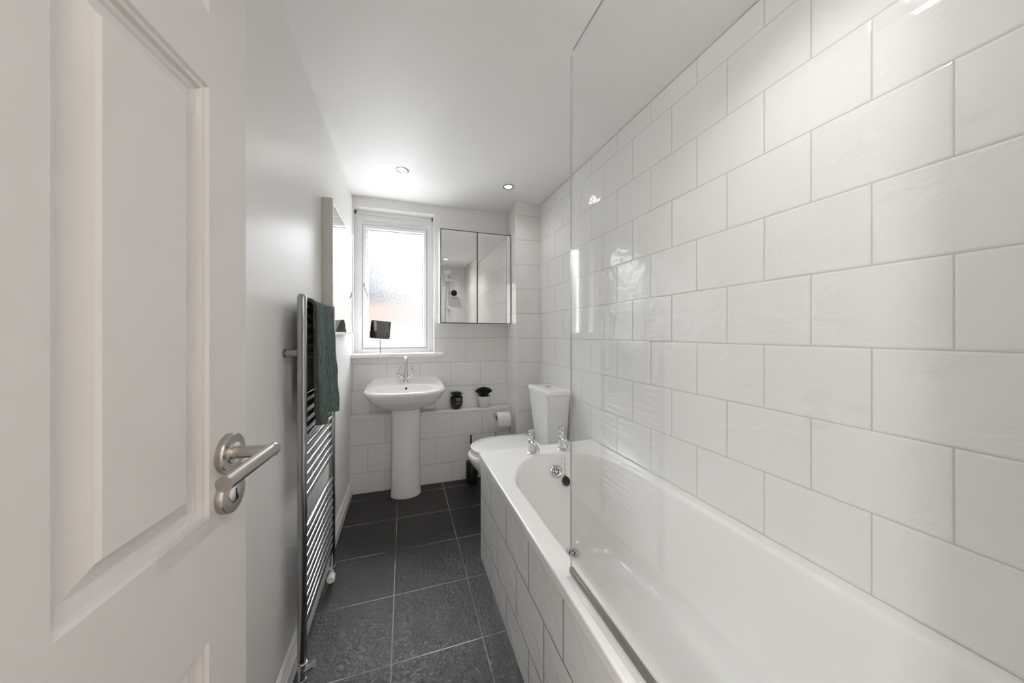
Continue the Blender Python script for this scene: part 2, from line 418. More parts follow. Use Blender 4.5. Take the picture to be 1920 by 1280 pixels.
# ------------------------------------------------------------------ outside, seen blurred through the window
bm = B((-7, YB + 0.4, -0.4), (7, 9.0, -0.3))
struct('ground', bm, pmat('pale_concrete_paving', (0.24, 0.237, 0.232), 0.9), 'grey paved yard outside the window', 'paving')
nb = thing('neighbouring_house', 'blurred pale house with grey roof seen through the frosted window', 'house', (0, 9, 0))
bm = B((-7, 0, -0.3), (5, 4, 2.25)); finish('wall', bm, 'render_wall', nb, False)
bm = bmesh.new()
loft(bm, [[(x, -0.2, 2.2), (x, 1.6, 3.45), (x, 4.2, 2.2)] for x in (-7.2, 5.2)], True, True, True)
finish('roof', bm, 'roof', nb, False)
bm = B((-3.2, -0.30, 2.2), (-0.40, 1.2, 3.4)); finish('dormer', bm, 'dormer', nb, False)
bm = B((-7.2, -0.12, 1.5), (5, 0.0, 1.86)); finish('brick_band', bm, 'brick_pale', nb, False)
bm = B((-2.2, -0.25, 1.45), (-0.35, 0.0, 1.92)); finish('brick_panel', bm, 'brick_red', nb, False)

# ------------------------------------------------------------------ window
win = thing('window_1', 'white casement window with frosted pane above the basin', 'window', kind='structure')
fy0, fy1 = 2.905, 2.975
bm = bmesh.new()
for lo, hi in (((WX0, fy0, 1.043), (-0.318, fy1, WZ1)), ((0.191, fy0, 1.043), (WX1, fy1, WZ1)), ((-0.318, fy0, 1.043), (0.191, fy1, 1.080)), ((-0.318, fy0, 2.090), (0.191, fy1, WZ1))):
    box(bm, lo, hi, 0.003)
# stepped inner frame rebate
for lo, hi in (((WX0, fy0 - 0.008, 1.043), (WX0 + 0.018, fy0, WZ1)), ((WX1 - 0.016, fy0 - 0.008, 1.043), (WX1, fy0, WZ1)), ((WX0, fy0 - 0.008, WZ1 - 0.03), (WX1, fy0, WZ1))):
    box(bm, lo, hi, 0.002)
finish('window_frame', bm, 'upvc', win)
sx0, sx1, sz0, sz1 = -0.314, 0.187, 1.084, 2.086
gx0, gx1, gz0, gz1 = -0.281, 0.155, 1.113, 2.048
bm = bmesh.new(); sy0 = fy0 - 0.012
def rect_ring(x0, x1, z0, z1, y): return [(x0, y, z0), (x1, y, z0), (x1, y, z1), (x0, y, z1)]
loft(bm, [rect_ring(sx0, sx1, sz0, sz1, fy1), rect_ring(sx0, sx1, sz0, sz1, sy0 + 0.003), rect_ring(sx0 + 0.004, sx1 - 0.004, sz0 + 0.004, sz1 - 0.004, sy0),
          rect_ring(gx0 - 0.009, gx1 + 0.009, gz0 - 0.009, gz1 + 0.009, sy0), rect_ring(gx0, gx1, gz0, gz1, sy0 + 0.014), rect_ring(gx0, gx1, gz0, gz1, fy1)])
sash = finish('sash', bm, 'upvc', win, angle=20)
bm = bmesh.new()
for (x0, x1, z0, z1) in ((gx0 - 0.001, gx0 + 0.003, gz0, gz1), (gx1 - 0.003, gx1 + 0.001, gz0, gz1), (gx0, gx1, gz0 - 0.001, gz0 + 0.003), (gx0, gx1, gz1 - 0.003, gz1 + 0.001)):
    box(bm, (x0, sy0 + 0.0135, z0), (x1, sy0 + 0.018, z1))
finish('gasket', bm, 'rubber', sash, False)
bm = bmesh.new()
for (x0, x1, z0, z1) in ((sx0 - 0.004, sx0, sz0 - 0.004, sz1 + 0.004), (sx1, sx1 + 0.004, sz0 - 0.004, sz1 + 0.004), (sx0, sx1, sz1, sz1 + 0.004), (sx0, sx1, sz0 - 0.004, sz0)):
    box(bm, (x0, fy0 + 0.001, z0), (x1, fy0 + 0.01, z1))
finish('weather_seal', bm, 'rubber', win, False)
bm = B((gx0 - 0.004, 2.938, gz0 - 0.004), (gx1 + 0.004, 2.942, gz1 + 0.004))
finish('pane', bm, 'obscure', sash, False)
bm = bmesh.new()
box(bm, (-0.30, fy0 - 0.016, 2.117), (0.146, fy0, 2.136), 0.004)
box(bm, (-0.30, fy0 - 0.006, 2.108), (0.146, fy0, 2.117), 0.001)
finish('trickle_vent', bm, 'upvc', win)
bm = B((XL + 0.001, 2.742, 1.013), (0.312, 2.93, 1.043), 0.006, 3)
finish('sill', bm, 'gloss_white', win)
bm = bmesh.new()
box(bm, (-0.3085, sy0 - 0.012, 1.568), (-0.2935, sy0, 1.615), 0.004)
wh = finish('window_handle', bm, 'chrome', win)
bm = bmesh.new()
tube(bm, [(-0.301, sy0 - 0.012, 1.592), (-0.301, sy0 - 0.032, 1.592)], 0.007, 12)
tube(bm, [(-0.302, sy0 - 0.034, 1.60), (-0.291, sy0 - 0.040, 1.56), (-0.268, sy0 - 0.042, 1.476)], [0.007, 0.0075, 0.006], 12, sy=0.6)
finish('lever', bm, 'dark_chrome', wh)

# ------------------------------------------------------------------ door
HX, HY = -0.2520, 0.6014
G = Vector((0.098, 0.995, 0)).normalized()
door = thing('door_1', 'white six-panel door standing open against the left wall', 'door', (HX, HY, 0), math.atan2(G.y, G.x) - PI / 2, kind='structure')
# local frame: +y towards the free edge, +x the face seen, spindle at y = 0
T0, T1, DZ0, DZ1, TH_D = -0.636, 0.050, 0.008, 1.985, 0.036
tcols = [(T0, -0.547), (-0.2295 - 0.103 - 0.207, -0.3325), (-0.3325, -0.2295), (-0.2295, -0.0386), (-0.0386, T1)]
py = [(-0.5235, -0.3325), (-0.2295, -0.0386)]
pz = [(0.225, 0.775), (0.945, 1.5415), (1.644, 1.875)]
bm = bmesh.new()
ys = sorted({T0, T1, *[a for p in py for a in p]}); zs = sorted({DZ0, DZ1, *[a for p in pz for a in p]})
PROF = [(0.0, 0.0), (0.003, -0.0035), (0.008, -0.0045), (0.0105, -0.0095), (0.0155, -0.0105), (0.0185, -0.013), (0.0400, -0.0035), (0.0425, 0.0)]
def panel_rings(y0, y1, z0, z1, s):
    rings = []
    for ins, dep in PROF:
        x = s * dep if s > 0 else -TH_D - dep
        rings.append([(x, y0 + ins, z0 + ins), (x, y1 - ins, z0 + ins), (x, y1 - ins, z1 - ins), (x, y0 + ins, z1 - ins)])
    return rings
for s in (1, -1):
    x = 0.0 if s > 0 else -TH_D
    for y0, y1 in zip(ys[:-1], ys[1:]):
        for z0, z1 in zip(zs[:-1], zs[1:]):
            if any(abs(y0 - a) < 1e-6 and abs(y1 - b) < 1e-6 for a, b in py) and any(abs(z0 - a) < 1e-6 and abs(z1 - b) < 1e-6 for a, b in pz):
                loft(bm, panel_rings(y0, y1, z0, z1, s), True, False, True)
            else:
                bm.faces.new([bm.verts.new(p) for p in ((x, y0, z0), (x, y1, z0), (x, y1, z1), (x, y0, z1))])
loft(bm, [[(x, T0, DZ0), (x, T1, DZ0), (x, T1, DZ1), (x, T0, DZ1)] for x in (0.0, -TH_D)])
finish('door_leaf', bm, 'door_paint', door, True, 12)
SPZ = 1.021
def door_furniture():
    bm = bmesh.new()
    lathe(bm, [(0.0290, 0.0), (0.0290, 0.004), (0.0290, 0.0085), (0.0280, 0.010), (0.0150, 0.0098)], (0, 0, SPZ), (1, 0, 0), 40)
    h = finish('door_handle', bm, 'steel', door)
    bm = bmesh.new(); lathe(bm, [(0.0155, 0.009), (0.0155, 0.0115), (0.0085, 0.0108)], (0, 0, SPZ), (1, 0, 0), 32)
    finish('collar', bm, 'steel_bright', h)
    bm = bmesh.new()
    tube(bm, [(0.009, 0, SPZ), (0.066, 0.0, SPZ)], 0.0088, 24)
    finish('neck', bm, 'steel', h)
    bm = bmesh.new()
    tube(bm, [(0.0585, 0.0085, SPZ), (0.0585, -0.114, SPZ - 0.002)], 0.0095, 24)
    finish('lever', bm, 'steel', h)
    bm = bmesh.new()
    zc = 0.961
    lathe(bm, [(0.0290, 0.0), (0.0290, 0.0085), (0.0280, 0.010), (0.012, 0.0105)], (0, 0, zc), (1, 0, 0), 40)
    e = finish('escutcheon', bm, 'steel', door)
    bm = bmesh.new(); lathe(bm, [(0.0135, 0.009), (0.0135, 0.011), (0.011, 0.0125)], (0, 0, zc), (1, 0, 0), 32)
    finish('keyhole_insert', bm, 'steel_bright', e)
    bm = B((0.0122, -0.0012, zc - 0.007), (0.0128, 0.0012, zc + 0.007)); finish('slot', bm, 'dark', e)
door_furniture()

# ------------------------------------------------------------------ downlights
def downlight(x, y, label, watts=DOWNLIGHT_W):
    t = thing('downlight', label, 'ceiling light', (x, y, CEIL), 0, 'recessed ceiling downlights')
    bm = bmesh.new(); lathe(bm, [(0.0405, 0.0), (0.040, -0.003), (0.034, -0.0048), (0.029, -0.003), (0.027, 0.0)], seg=40)
    finish('bezel', bm, 'dark_chrome', t)
    bm = bmesh.new(); lathe(bm, [(0.0275, 0.0), (0.0275, -0.0015), (0.0, -0.0018)], seg=32)
    finish('lens', bm, 'bulb', t)
    ld = bpy.data.lights.new('downlight_lamp', 'SPOT'); ld.energy = watts; ld.color = (1.0, 0.98, 0.955)
    ld.spot_size = math.radians(150); ld.spot_blend = 0.9; ld.shadow_soft_size = 0.027
    lo = bpy.data.objects.new('downlight_lamp', ld); COL.objects.link(lo); lo.parent = t; lo.location = (0, 0, -0.012)
    return t
downlight(-0.008, 2.272, 'lit round downlight in the ceiling near the window')
downlight(0.727, 2.286, 'lit round downlight in the ceiling near the tiled pipe boxing')
downlight(0.690, 0.55, 'lit round downlight in the ceiling above the bath shower end', 7.0)

# ------------------------------------------------------------------ bath
tub = thing('bathtub', 'white built-in bath with tiled side panel along the right wall', 'bath', (0.735, 0.9, 0))
def T(p, o=tub): return (p[0] - o.location.x, p[1] - o.location.y, p[2] - o.location.z)
BX0, BX1, BY0, BY1, BZ = 0.385, XR - 0.001, YF + 0.002, 1.742, 0.560
NB = 96
def tub_ring(cx, rx, yc_far, r_far, n_far, yc_near, r_near, n_near, z):
    pts = []
    for k in range(NB):
        t = 2 * PI * (k + 0.5) / NB
        c, s = math.cos(t), math.sin(t)
        n = n_far if s > 0 else n_near
        x = cx + rx * math.copysign(abs(c) ** (2 / n), c)
        y = (yc_far + r_far * abs(s) ** (2 / n)) if s > 0 else (yc_near - r_near * abs(s) ** (2 / n))
        pts.append(T((x, y, z)))
    return pts
def rim_ring(x0, x1, y0, y1, z, ref):
    """Rectangle sampled in the directions of the opening's ring, corners kept."""
    pts = []
    cx, cy = (x0 + x1) / 2, (y0 + y1) / 2
    for p in ref:
        wx, wy = p[0] + tub.location.x, p[1] + tub.location.y
        dx, dy = wx - cx, wy - cy
        sc = min((x1 - cx) / abs(dx) if abs(dx) > 1e-9 else 1e9, (y1 - cy) / abs(dy) if abs(dy) > 1e-9 else 1e9)
        pts.append([cx + dx * sc, cy + dy * sc, z])
    for X, Y in ((x0, y0), (x0, y1), (x1, y0), (x1, y1)):
        q = min(pts, key=lambda a: (a[0] - X) ** 2 + (a[1] - Y) ** 2); q[0], q[1] = X, Y
    return [T(p) for p in pts]
IN = (0.746, 0.294, 1.28, 0.33, 2.0, 0.30, 0.17, 2.8)
r0 = tub_ring(*IN, BZ)
bm = bmesh.new()
def sh(d, z, f=1.0):
    cx, rx, yf, rf, nf, yn, rn, nn = IN
    return tub_ring(cx, rx - d, yf, rf - d * f, nf, yn, rn - d * f, nn, z)
rings = [rim_ring(BX0 + 0.002, BX1, BY0, BY1 - 0.002, BZ - 0.036, r0), rim_ring(BX0, BX1, BY0, BY1, BZ - 0.034, r0), rim_ring(BX0, BX1, BY0, BY1, BZ - 0.032, r0), rim_ring(BX0, BX1, BY0, BY1, BZ - 0.008, r0), rim_ring(BX0, BX1, BY0, BY1, BZ - 0.005, r0),
         rim_ring(BX0 + 0.0017, BX1, BY0 + 0.0017, BY1 - 0.0017, BZ - 0.0017, r0), rim_ring(BX0 + 0.005, BX1, BY0 + 0.005, BY1 - 0.005, BZ, r0), rim_ring(BX0 + 0.0065, BX1 - 0.001, BY0 + 0.0065, BY1 - 0.0065, BZ, r0), rim_ring(BX0 + 0.012, BX1 - 0.002, BY0 + 0.012, BY1 - 0.012, BZ, r0),
         sh(-0.016, BZ), sh(-0.010, BZ), sh(-0.006, BZ - 0.0003), sh(0.0, BZ - 0.0015), sh(0.006, BZ - 0.006), sh(0.010, BZ - 0.014), sh(0.013, BZ - 0.03)]
for z, d, f in ((0.50, 0.020, 1.1), (0.42, 0.032, 1.3), (0.34, 0.045, 1.5), (0.27, 0.060, 1.65), (0.225, 0.076, 1.6), (0.195, 0.095, 1.5), (0.175, 0.118, 1.35), (0.163, 0.145, 1.2), (0.156, 0.18, 1.08)):
    rings.append(sh(d, z, f))
cx = 0.746
rings.append(tub_ring(cx, 0.06, 1.20, 0.10, 2, 0.45, 0.05, 2, 0.152))
rings.append(tub_ring(cx, 0.01, 1.15, 0.02, 2, 0.5, 0.02, 2, 0.151))
loft(bm, rings, True, False, True)
finish('tub_shell', bm, 'acrylic', tub, True, 50)
bm = B(T((0.394, BY0, 0.0)), T((0.404, BY1 - 0.012, 0.524)))
finish('side_panel', bm, 'tile_panel', tub, False)
bm = B(T((0.3955, BY0, 0.523)), T((0.41, BY1 - 0.012, 0.5245)))
bm2 = B(T((0.40, BY1 - 0.014, 0.0)), T((BX1, BY1 - 0.006, 0.524)))
bm.free()
finish('end_panel', bm2, 'plastic_white', tub, False)

def waste_part(name, c, ax, parent, r=0.031):
    bm = bmesh.new(); lathe(bm, [(r, 0.0), (r, 0.003), (r - 0.004, 0.005), (r - 0.008, 0.0035), (r * 0.62, -0.001), (r * 0.60, -0.002)], c, ax, 36)
    w = finish(name, bm, 'chrome', parent)
    axv = Vector(ax).normalized(); x, y = frame_of(axv); cv = Vector(c)
    bm = bmesh.new(); lathe(bm, [(r * 0.61, 0.0005), (0.0, 0.0012)], c, ax, 24); 
    finish('strainer', bm, 'steel_bright', w)
    bm = bmesh.new()
    for k in range(6):
        a = k * PI / 3 + 0.3
        lathe(bm, [(r * 0.135, 0.0), (r * 0.135, 0.0019), (0.0, 0.0020)], cv + (x * math.cos(a) + y * math.sin(a)) * r * 0.38, ax, 12)
    finish('drain_holes', bm, 'dark', w)
    return w
waste_part('overflow', T((0.768, 1.5775, 0.470)), (0, -0.985, 0.17), tub, 0.034)
waste_part('drain', T((0.762, 1.392, 0.1575)), (0, -0.05, 1), tub, 0.034)
def pillar_tap(x, y):
    c = T((x, y, BZ))
    V = lambda dx, dy, dz: (c[0] + dx, c[1] + dy, c[2] + dz)
    bm = bmesh.new()
    lathe(bm, [(0.0245, 0.0), (0.0245, 0.004), (0.021, 0.008), (0.0165, 0.010), (0.0160, 0.045), (0.0175, 0.052), (0.0175, 0.066), (0.013, 0.074), (0.0105, 0.076)], c, seg=28)
    t = finish('bath_tap', bm, 'chrome', tub)
    bm = bmesh.new()
    tube(bm, [V(0, -0.004, 0.057), V(0.003, -0.03, 0.056), V(0.005, -0.055, 0.047), V(0.006, -0.066, 0.036)], [0.013, 0.0125, 0.012, 0.012], 20)
    tube(bm, [V(0.006, -0.064, 0.040), V(0.0068, -0.070, 0.028)], 0.0132, 20)
    finish('spout', bm, 'chrome', t)
    bm = bmesh.new()
    lathe(bm, [(0.0115, 0.074), (0.0125, 0.078), (0.0125, 0.100), (0.0095, 0.104), (0.006, 0.106), (0.006, 0.112)], c, seg=24)
    tube(bm, [V(-0.017, 0, 0.119), V(0.017, 0, 0.119)], 0.0058, 14)
    tube(bm, [V(0, -0.017, 0.119), V(0, 0.017, 0.119)], 0.0058, 14)
    lathe(bm, [(0.0085, 0.111), (0.010, 0.119), (0.0085, 0.126), (0.0, 0.128)], c, seg=20)
    finish('tap_handle', bm, 'chrome', t)
pillar_tap(0.651, 1.640); pillar_tap(0.832, 1.640)
# plug on its ball chain
bm = bmesh.new()
pl0 = [T((0.826, 1.615, 0.566)), T((0.824, 1.60, 0.560)), T((0.822, 1.585, 0.535)), T((0.816, 1.571, 0.49)), T((0.812, 1.560, 0.452))]
tube(bm, pl0, 0.0011, 6)
tube(bm, [T((0.818, 1.615, 0.566)), T((0.815, 1.603, 0.559)), T((0.806, 1.588, 0.53)), T((0.795, 1.578, 0.502)), T((0.786, 1.574, 0.494))], 0.0011, 6)
pc = finish('plug_chain', bm, 'chrome', tub)
bm = bmesh.new(); lathe(bm, [(0.0, -0.012), (0.016, -0.012), (0.020, -0.002), (0.024, 0.001), (0.024, 0.004), (0.018, 0.006), (0.0, 0.006)], T((0.810, 1.549, 0.425)), (0.15, -0.85, 0.45), 28)
tube(bm, [T((0.811, 1.556, 0.438)), T((0.812, 1.56, 0.453))], 0.004, 8)
finish('plug', bm, 'rubber', pc)

# ------------------------------------------------------------------ shower screen
ss = thing('shower_screen', 'clear frameless glass panel standing on the bath edge', 'shower screen', (0.426, 0.4, 0))
GY1, GZ1 = 0.7845, 1.951
bm = bmesh.new()
def gl_ring(x):
    pts = [(x, YF + 0.02 - 0.4, BZ + 0.012), (x, GY1 - 0.4, BZ + 0.012)]
    for k in range(5):
        a = PI / 2 * k / 4
        pts.append((x, GY1 - 0.008 + 0.008 * math.cos(a) - 0.4, GZ1 - 0.008 + 0.008 * math.sin(a)))
    pts.append((x, YF + 0.02 - 0.4, GZ1)); return pts
loft(bm, [gl_ring(-0.0025), gl_ring(0.0025)], True, True, True)
finish('glass_panel', bm, 'glass', ss, False)
bm = bmesh.new()
box(bm, (-0.0017, GY1 + 0.0002 - 0.4, BZ + 0.016), (0.0017, GY1 + 0.0010 - 0.4, GZ1 - 0.008))
box(bm, (-0.0017, YF + 0.02 - 0.4, GZ1 + 0.0002), (0.0017, GY1 - 0.008 - 0.4, GZ1 + 0.0010))
finish('polished_edge', bm, 'glass_edge', ss, False)
bm = bmesh.new()
box(bm, (-0.0055, YF + 0.02 - 0.4, BZ + 0.003), (0.0055, GY1 + 0.001 - 0.4, BZ + 0.016), 0.0015)
finish('seal_strip', bm, 'seal', ss)
bm = B((-0.021, YF + 0.02 - 0.4, BZ + 0.0003), (0.0065, GY1 - 0.012 - 0.4, BZ + 0.0032), 0.001)
finish('seal_fin', bm, 'clear_seal', ss)
bm = B((-0.012, YF + 0.001 - 0.4, BZ + 0.003), (0.012, YF + 0.030 - 0.4, GZ1), 0.003)
finish('hinge_profile', bm, 'chrome_bar', ss)

# ------------------------------------------------------------------ basin on its pedestal
sk = thing('pedestal_basin', 'white oval basin on a pedestal below the window sill', 'sink', (0.016, 2.6, 0))
NS = 80
def oval(cx, cy, rx, ry_f, ry_b, nf, nb, zf, zb=None):
    pts = []
    for k in range(NS):
        t = 2 * PI * k / NS; c, s = math.cos(t), math.sin(t)
        n = nf if s < 0 else nb
        x = cx + rx * math.copysign(abs(c) ** (2 / n), c)
        y = cy + (ry_b if s > 0 else ry_f) * math.copysign(abs(s) ** (2 / n), s)
        lim = YB - 0.0085 - 2.6
        y = min(y, lim)
        z = zf if zb is None else zf + (zb - zf) * max(0, min(1, (y - cy) / min(max(ry_b, 1e-6), lim))) ** 1.1
        pts.append((x, y, z))
    return pts
yb = 0.30; yw = YB - 0.0085 - 2.6
bm = bmesh.new()
rings = [oval(0.0, 0.02, 0.10, 0.09, 0.10, 2, 3, 0.632), oval(0, 0.015, 0.15, 0.13, 0.15, 2, 2.6, 0.646), oval(0, 0.005, 0.210, 0.175, 0.20, 2.1, 2.5, 0.676), oval(0, 0, 0.255, 0.205, 0.25, 2.2, 2.4, 0.715),
         oval(0, 0, 0.277, 0.223, yb - 0.02, 2.2, 2.4, 0.747, 0.77), oval(0, 0, 0.289, 0.232, yb, 2.2, 2.4, 0.763, 0.81), oval(0, 0, 0.292, 0.235, yb, 2.2, 2.4, 0.773, 0.825),
         oval(0, 0, 0.289, 0.232, yb, 2.2, 2.4, 0.783, 0.838), oval(0, 0, 0.281, 0.225, yb, 2.2, 2.4, 0.789, 0.846), oval(0, -0.01, 0.266, 0.202, 0.17, 2.2, 2.5, 0.791, 0.820),
         oval(0, -0.03, 0.250, 0.164, 0.125, 2.2, 2.3, 0.788, 0.806), oval(0, -0.032, 0.243, 0.155, 0.116, 2.2, 2.2, 0.781, 0.796), oval(0, -0.033, 0.230, 0.143, 0.104, 2.2, 2.2, 0.755, 0.755),
         oval(0, -0.03, 0.200, 0.118, 0.090, 2.1, 2.1, 0.715), oval(0, -0.03, 0.150, 0.085, 0.07, 2, 2, 0.685), oval(0, -0.03, 0.07, 0.04, 0.04, 2, 2, 0.670), oval(0, -0.03, 0.02, 0.015, 0.015, 2, 2, 0.668)]
loft(bm, rings, True, True, True)
bs = finish('basin', bm, 'ceramic', sk, True, 60)
bm = bmesh.new(); lathe(bm, [(0.0085, 0.0), (0.0085, 0.003), (0.0, 0.0032)], (0.002, 0.0745, 0.775), (0, -1, 0.25), 16)
finish('overflow_hole', bm, 'dark', bs)
bm = bmesh.new(); lathe(bm, [(0.022, 0.0), (0.022, 0.002), (0.0, 0.003)], (0, -0.03, 0.669), seg=20)
finish('drain', bm, 'chrome', bs)
bm = bmesh.new()
def ped(hw, yf, yb_, z):
    pts = []
    for k in range(25):
        t = PI + PI * k / 24
        pts.append((hw * math.cos(t), yf + hw * 0.75 + hw * 0.75 * math.sin(t), z))
    return pts + [(hw, yb_, z), (-hw, yb_, z)]
pf = 2.503 - 2.6
loft(bm, [ped(0.108, pf + 0.002, 0.092, 0.0), ped(0.109, pf, 0.092, 0.02), ped(0.104, pf + 0.004, 0.092, 0.06), ped(0.100, pf + 0.012, 0.092, 0.3), ped(0.101, pf + 0.012, 0.092, 0.55), ped(0.104, pf + 0.008, 0.092, 0.655)], True, True, True)
finish('pedestal', bm, 'ceramic', sk, True, 60)
# mixer tap
tc = (0.0, 0.130, 0.816)
V = lambda dx, dy, dz: (tc[0] + dx, tc[1] + dy, tc[2] + dz)
bm = bmesh.new()
lathe(bm, [(0.024, 0.0), (0.024, 0.003), (0.0175, 0.006), (0.0165, 0.078), (0.0125, 0.082), (0.0120, 0.105)], tc, seg=28)
tap = finish('mixer_tap', bm, 'chrome', sk)
bm = bmesh.new()
path = [V(0, 0, 0.10), V(0, 0, 0.155)] + [V(0, -0.032 + 0.032 * math.cos(a), 0.165 + 0.032 * math.sin(a)) for a in [PI * k / 10 for k in range(11)]] + [V(0, -0.064, 0.13)]
tube(bm, path, 0.0115, 20)
tube(bm, [V(0, -0.064, 0.135), V(0, -0.064, 0.124)], 0.0128, 20)
finish('spout', bm, 'chrome', tap)
for s in (-1, 1):
    bm = bmesh.new()
    tube(bm, [V(0, 0, 0.022), V(s * 0.026, -0.004, 0.042), V(s * 0.060, -0.010, 0.068)], 0.0105, 18)
    tube(bm, [V(s * 0.038, -0.006, 0.051), V(s * 0.044, -0.007, 0.056)], 0.0112, 18)
    lv = finish('valve', bm, 'chrome', tap)
    bm = bmesh.new()
    tube(bm, [V(s * 0.057, -0.010, 0.066), V(s * 0.066, -0.012, 0.074), V(s * 0.036, -0.014, 0.128)], 0.0036, 10)
    finish('lever_handle', bm, 'chrome', lv)

# ------------------------------------------------------------------ toilet
wc = thing('toilet', 'white close-coupled toilet with closed lid behind the bath end', 'toilet', (0.75, 2.15, 0))
def dshape(xf, xb, hw, z, n=2.3):
    """D-shaped outline, round end at x = xf, straight back at x = xb (world x; local y about 0)."""
    pts = []
    L_ = min(0.30, (xb - xf) * 0.62)
    for k in range(41):
        t = PI / 2 + PI * k / 40
        c, s = math.cos(t), math.sin(t)
        pts.append((xf + L_ - L_ * abs(c) ** (2 / n) - 0.75, hw * math.copysign(abs(s) ** (2 / n), s), z))
    pts += [(xb - 0.75, -hw * 0.97, z), (xb - 0.75, hw * 0.97, z)]
    return pts
bm = bmesh.new()
loft(bm, [dshape(0.60, 1.00, 0.10, 0.0), dshape(0.585, 1.00, 0.105, 0.02), dshape(0.60, 1.0, 0.098, 0.08), dshape(0.565, 1.0, 0.105, 0.17), dshape(0.485, 1.0, 0.135, 0.26), dshape(0.432, 1.0, 0.160, 0.33), dshape(0.408, 1.0, 0.175, 0.375), dshape(0.405, 1.0, 0.178, 0.398), dshape(0.412, 1.0, 0.173, 0.405)], True, True, True)
finish('bowl', bm, 'ceramic', wc, True, 60)
bm = bmesh.new()
loft(bm, [dshape(0.432, 0.872, 0.168, 0.406), dshape(0.424, 0.875, 0.174, 0.411), dshape(0.424, 0.875, 0.174, 0.420), dshape(0.430, 0.872, 0.170, 0.425)], True, True, True)
finish('seat', bm, 'plastic_white', wc, True, 50)
bm = bmesh.new()
loft(bm, [dshape(0.430, 0.875, 0.174, 0.4265), dshape(0.423, 0.878, 0.180, 0.431), dshape(0.423, 0.878, 0.180, 0.444), dshape(0.431, 0.874, 0.174, 0.4505), dshape(0.50, 0.85, 0.12, 0.453)], True, True, True)
finish('lid', bm, 'plastic_white', wc, True, 50)
bm = bmesh.new()
def cis(x0, y0, y1, z, r=0.018): return [(p[0] - 0.75, p[1] - 2.15, p[2]) for p in rrect(x0, XR - 0.012, y0, y1, r, z, 6)]
loft(bm, [cis(0.925, 2.035, 2.265, 0.395), cis(0.922, 2.03, 2.27, 0.44), cis(0.912, 2.005, 2.295, 0.60), cis(0.899, 1.975, 2.325, 0.785)], True, True, True)
ci = finish('cistern', bm, 'ceramic', wc, True, 50)
bm = bmesh.new()
loft(bm, [cis(0.897, 1.972, 2.328, 0.7855), cis(0.892, 1.966, 2.334, 0.789), cis(0.892, 1.966, 2.334, 0.805), cis(0.897, 1.971, 2.329, 0.815), cis(0.906, 1.98, 2.32, 0.8185), cis(0.95, 2.03, 2.27, 0.8195)], True, True, True)
finish('cistern_lid', bm, 'ceramic', ci, True, 50)
bm = bmesh.new()
lathe(bm, [(0.024, 0.0), (0.024, 0.005), (0.021, 0.0075), (0.0, 0.008)], (0.985 - 0.75, 0.0, 0.8185), seg=28)
finish('flush_button', bm, 'steel_bright', ci)

# ------------------------------------------------------------------ towel radiator
PX, PY0, PY1 = -0.326, 1.276, 1.761
rad = thing('towel_radiator', 'tall chrome ladder towel radiator on the left wall', 'radiator', (PX, (PY0 + PY1) / 2, 0))
hw = (PY1 - PY0) / 2
def upright(y):
    bm = bmesh.new()
    pts = []
    for k in range(24):
        a = 2 * PI * k / 24
        pts.append((0.013 * math.copysign(abs(math.cos(a)) ** 0.55, math.cos(a)), 0.0155 * math.copysign(abs(math.sin(a)) ** 0.55, math.sin(a))))
    loft(bm, [[(a * s, y + b * s, z) for a, b in pts] for z, s in ((0.095, 0.8), (0.10, 1), (1.325, 1), (1.331, 0.85))], True, True, True)
    u = finish('upright', bm, 'chrome_bar', rad, True, 40)
    bm = bmesh.new(); loft(bm, [[(a * 0.72, y + b * 0.72, z) for a, b in pts] for z in (1.331, 1.334)], True, True, True)
    finish('end_cap', bm, 'steel', u)
for y in (-hw, hw): upright(y)
bars = [1.297 - 0.035 * k for k in range(6)] + [0.983 - 0.035 * k for k in range(11)] + [0.517 - 0.035 * k for k in range(10)]
bar_me = None
for z in bars:
    if bar_me is None:
        bm = bmesh.new(); tube(bm, [(-0.001, -hw, 0), (-0.001, hw, 0)], 0.0105, 16)
        b0 = finish('bar', bm, 'chrome_bar', rad); bar_me = b0.data; b0.location.z = z
    else:
        b1 = bpy.data.objects.new('bar', bar_me); COL.objects.link(b1); b1.parent = rad; b1.location.z = z
for y, z in ((-hw, 1.135), (hw, 1.135), (hw, 0.30)):
    bm = bmesh.new()
    tube(bm, [(XL - PX + 0.0005, y, z), (-0.010, y, z)], 0.0105, 18)
    lathe(bm, [(0.014, 0.0005), (0.014, 0.006), (0.0105, 0.008)], (XL - PX, y, z), (1, 0, 0), 20)
    finish('wall_bracket', bm, 'chrome_bar', rad)
# valves
bm = bmesh.new()
tube(bm, [(0, -hw, 0.098), (0, -hw, 0.055), (0, -hw, 0.0)], [0.0125, 0.012, 0.009], 16)
lathe(bm, [(0.016, 0.072), (0.016, 0.088)], (0, -hw, 0), seg=8)
lathe(bm, [(0.013, 0.022), (0.013, 0.032)], (0, -hw, 0), seg=8)
vn = finish('valve', bm, 'chrome', rad)
bm = bmesh.new(); tube(bm, [(0.004, -hw, 0.060), (0.020, -hw - 0.004, 0.068), (0.038, -hw - 0.012, 0.085)], [0.010, 0.0105, 0.012], 16)
finish('valve_head', bm, 'chrome', vn)
bm = bmesh.new()
tube(bm, [(0, hw, 0.098), (0, hw, 0.05), (0, hw, 0.0)], [0.0125, 0.012, 0.009], 16)
lathe(bm, [(0.016, 0.072), (0.016, 0.088)], (0, hw, 0), seg=8)
vf = finish('valve', bm, 'chrome', rad)
bm = bmesh.new(); tube(bm, [(0.002, hw - 0.008, 0.058), (0.004, hw - 0.026, 0.060), (0.005, hw - 0.056, 0.062), (0.005, hw - 0.062, 0.062)], [0.010, 0.0165, 0.0175, 0.013], 18)
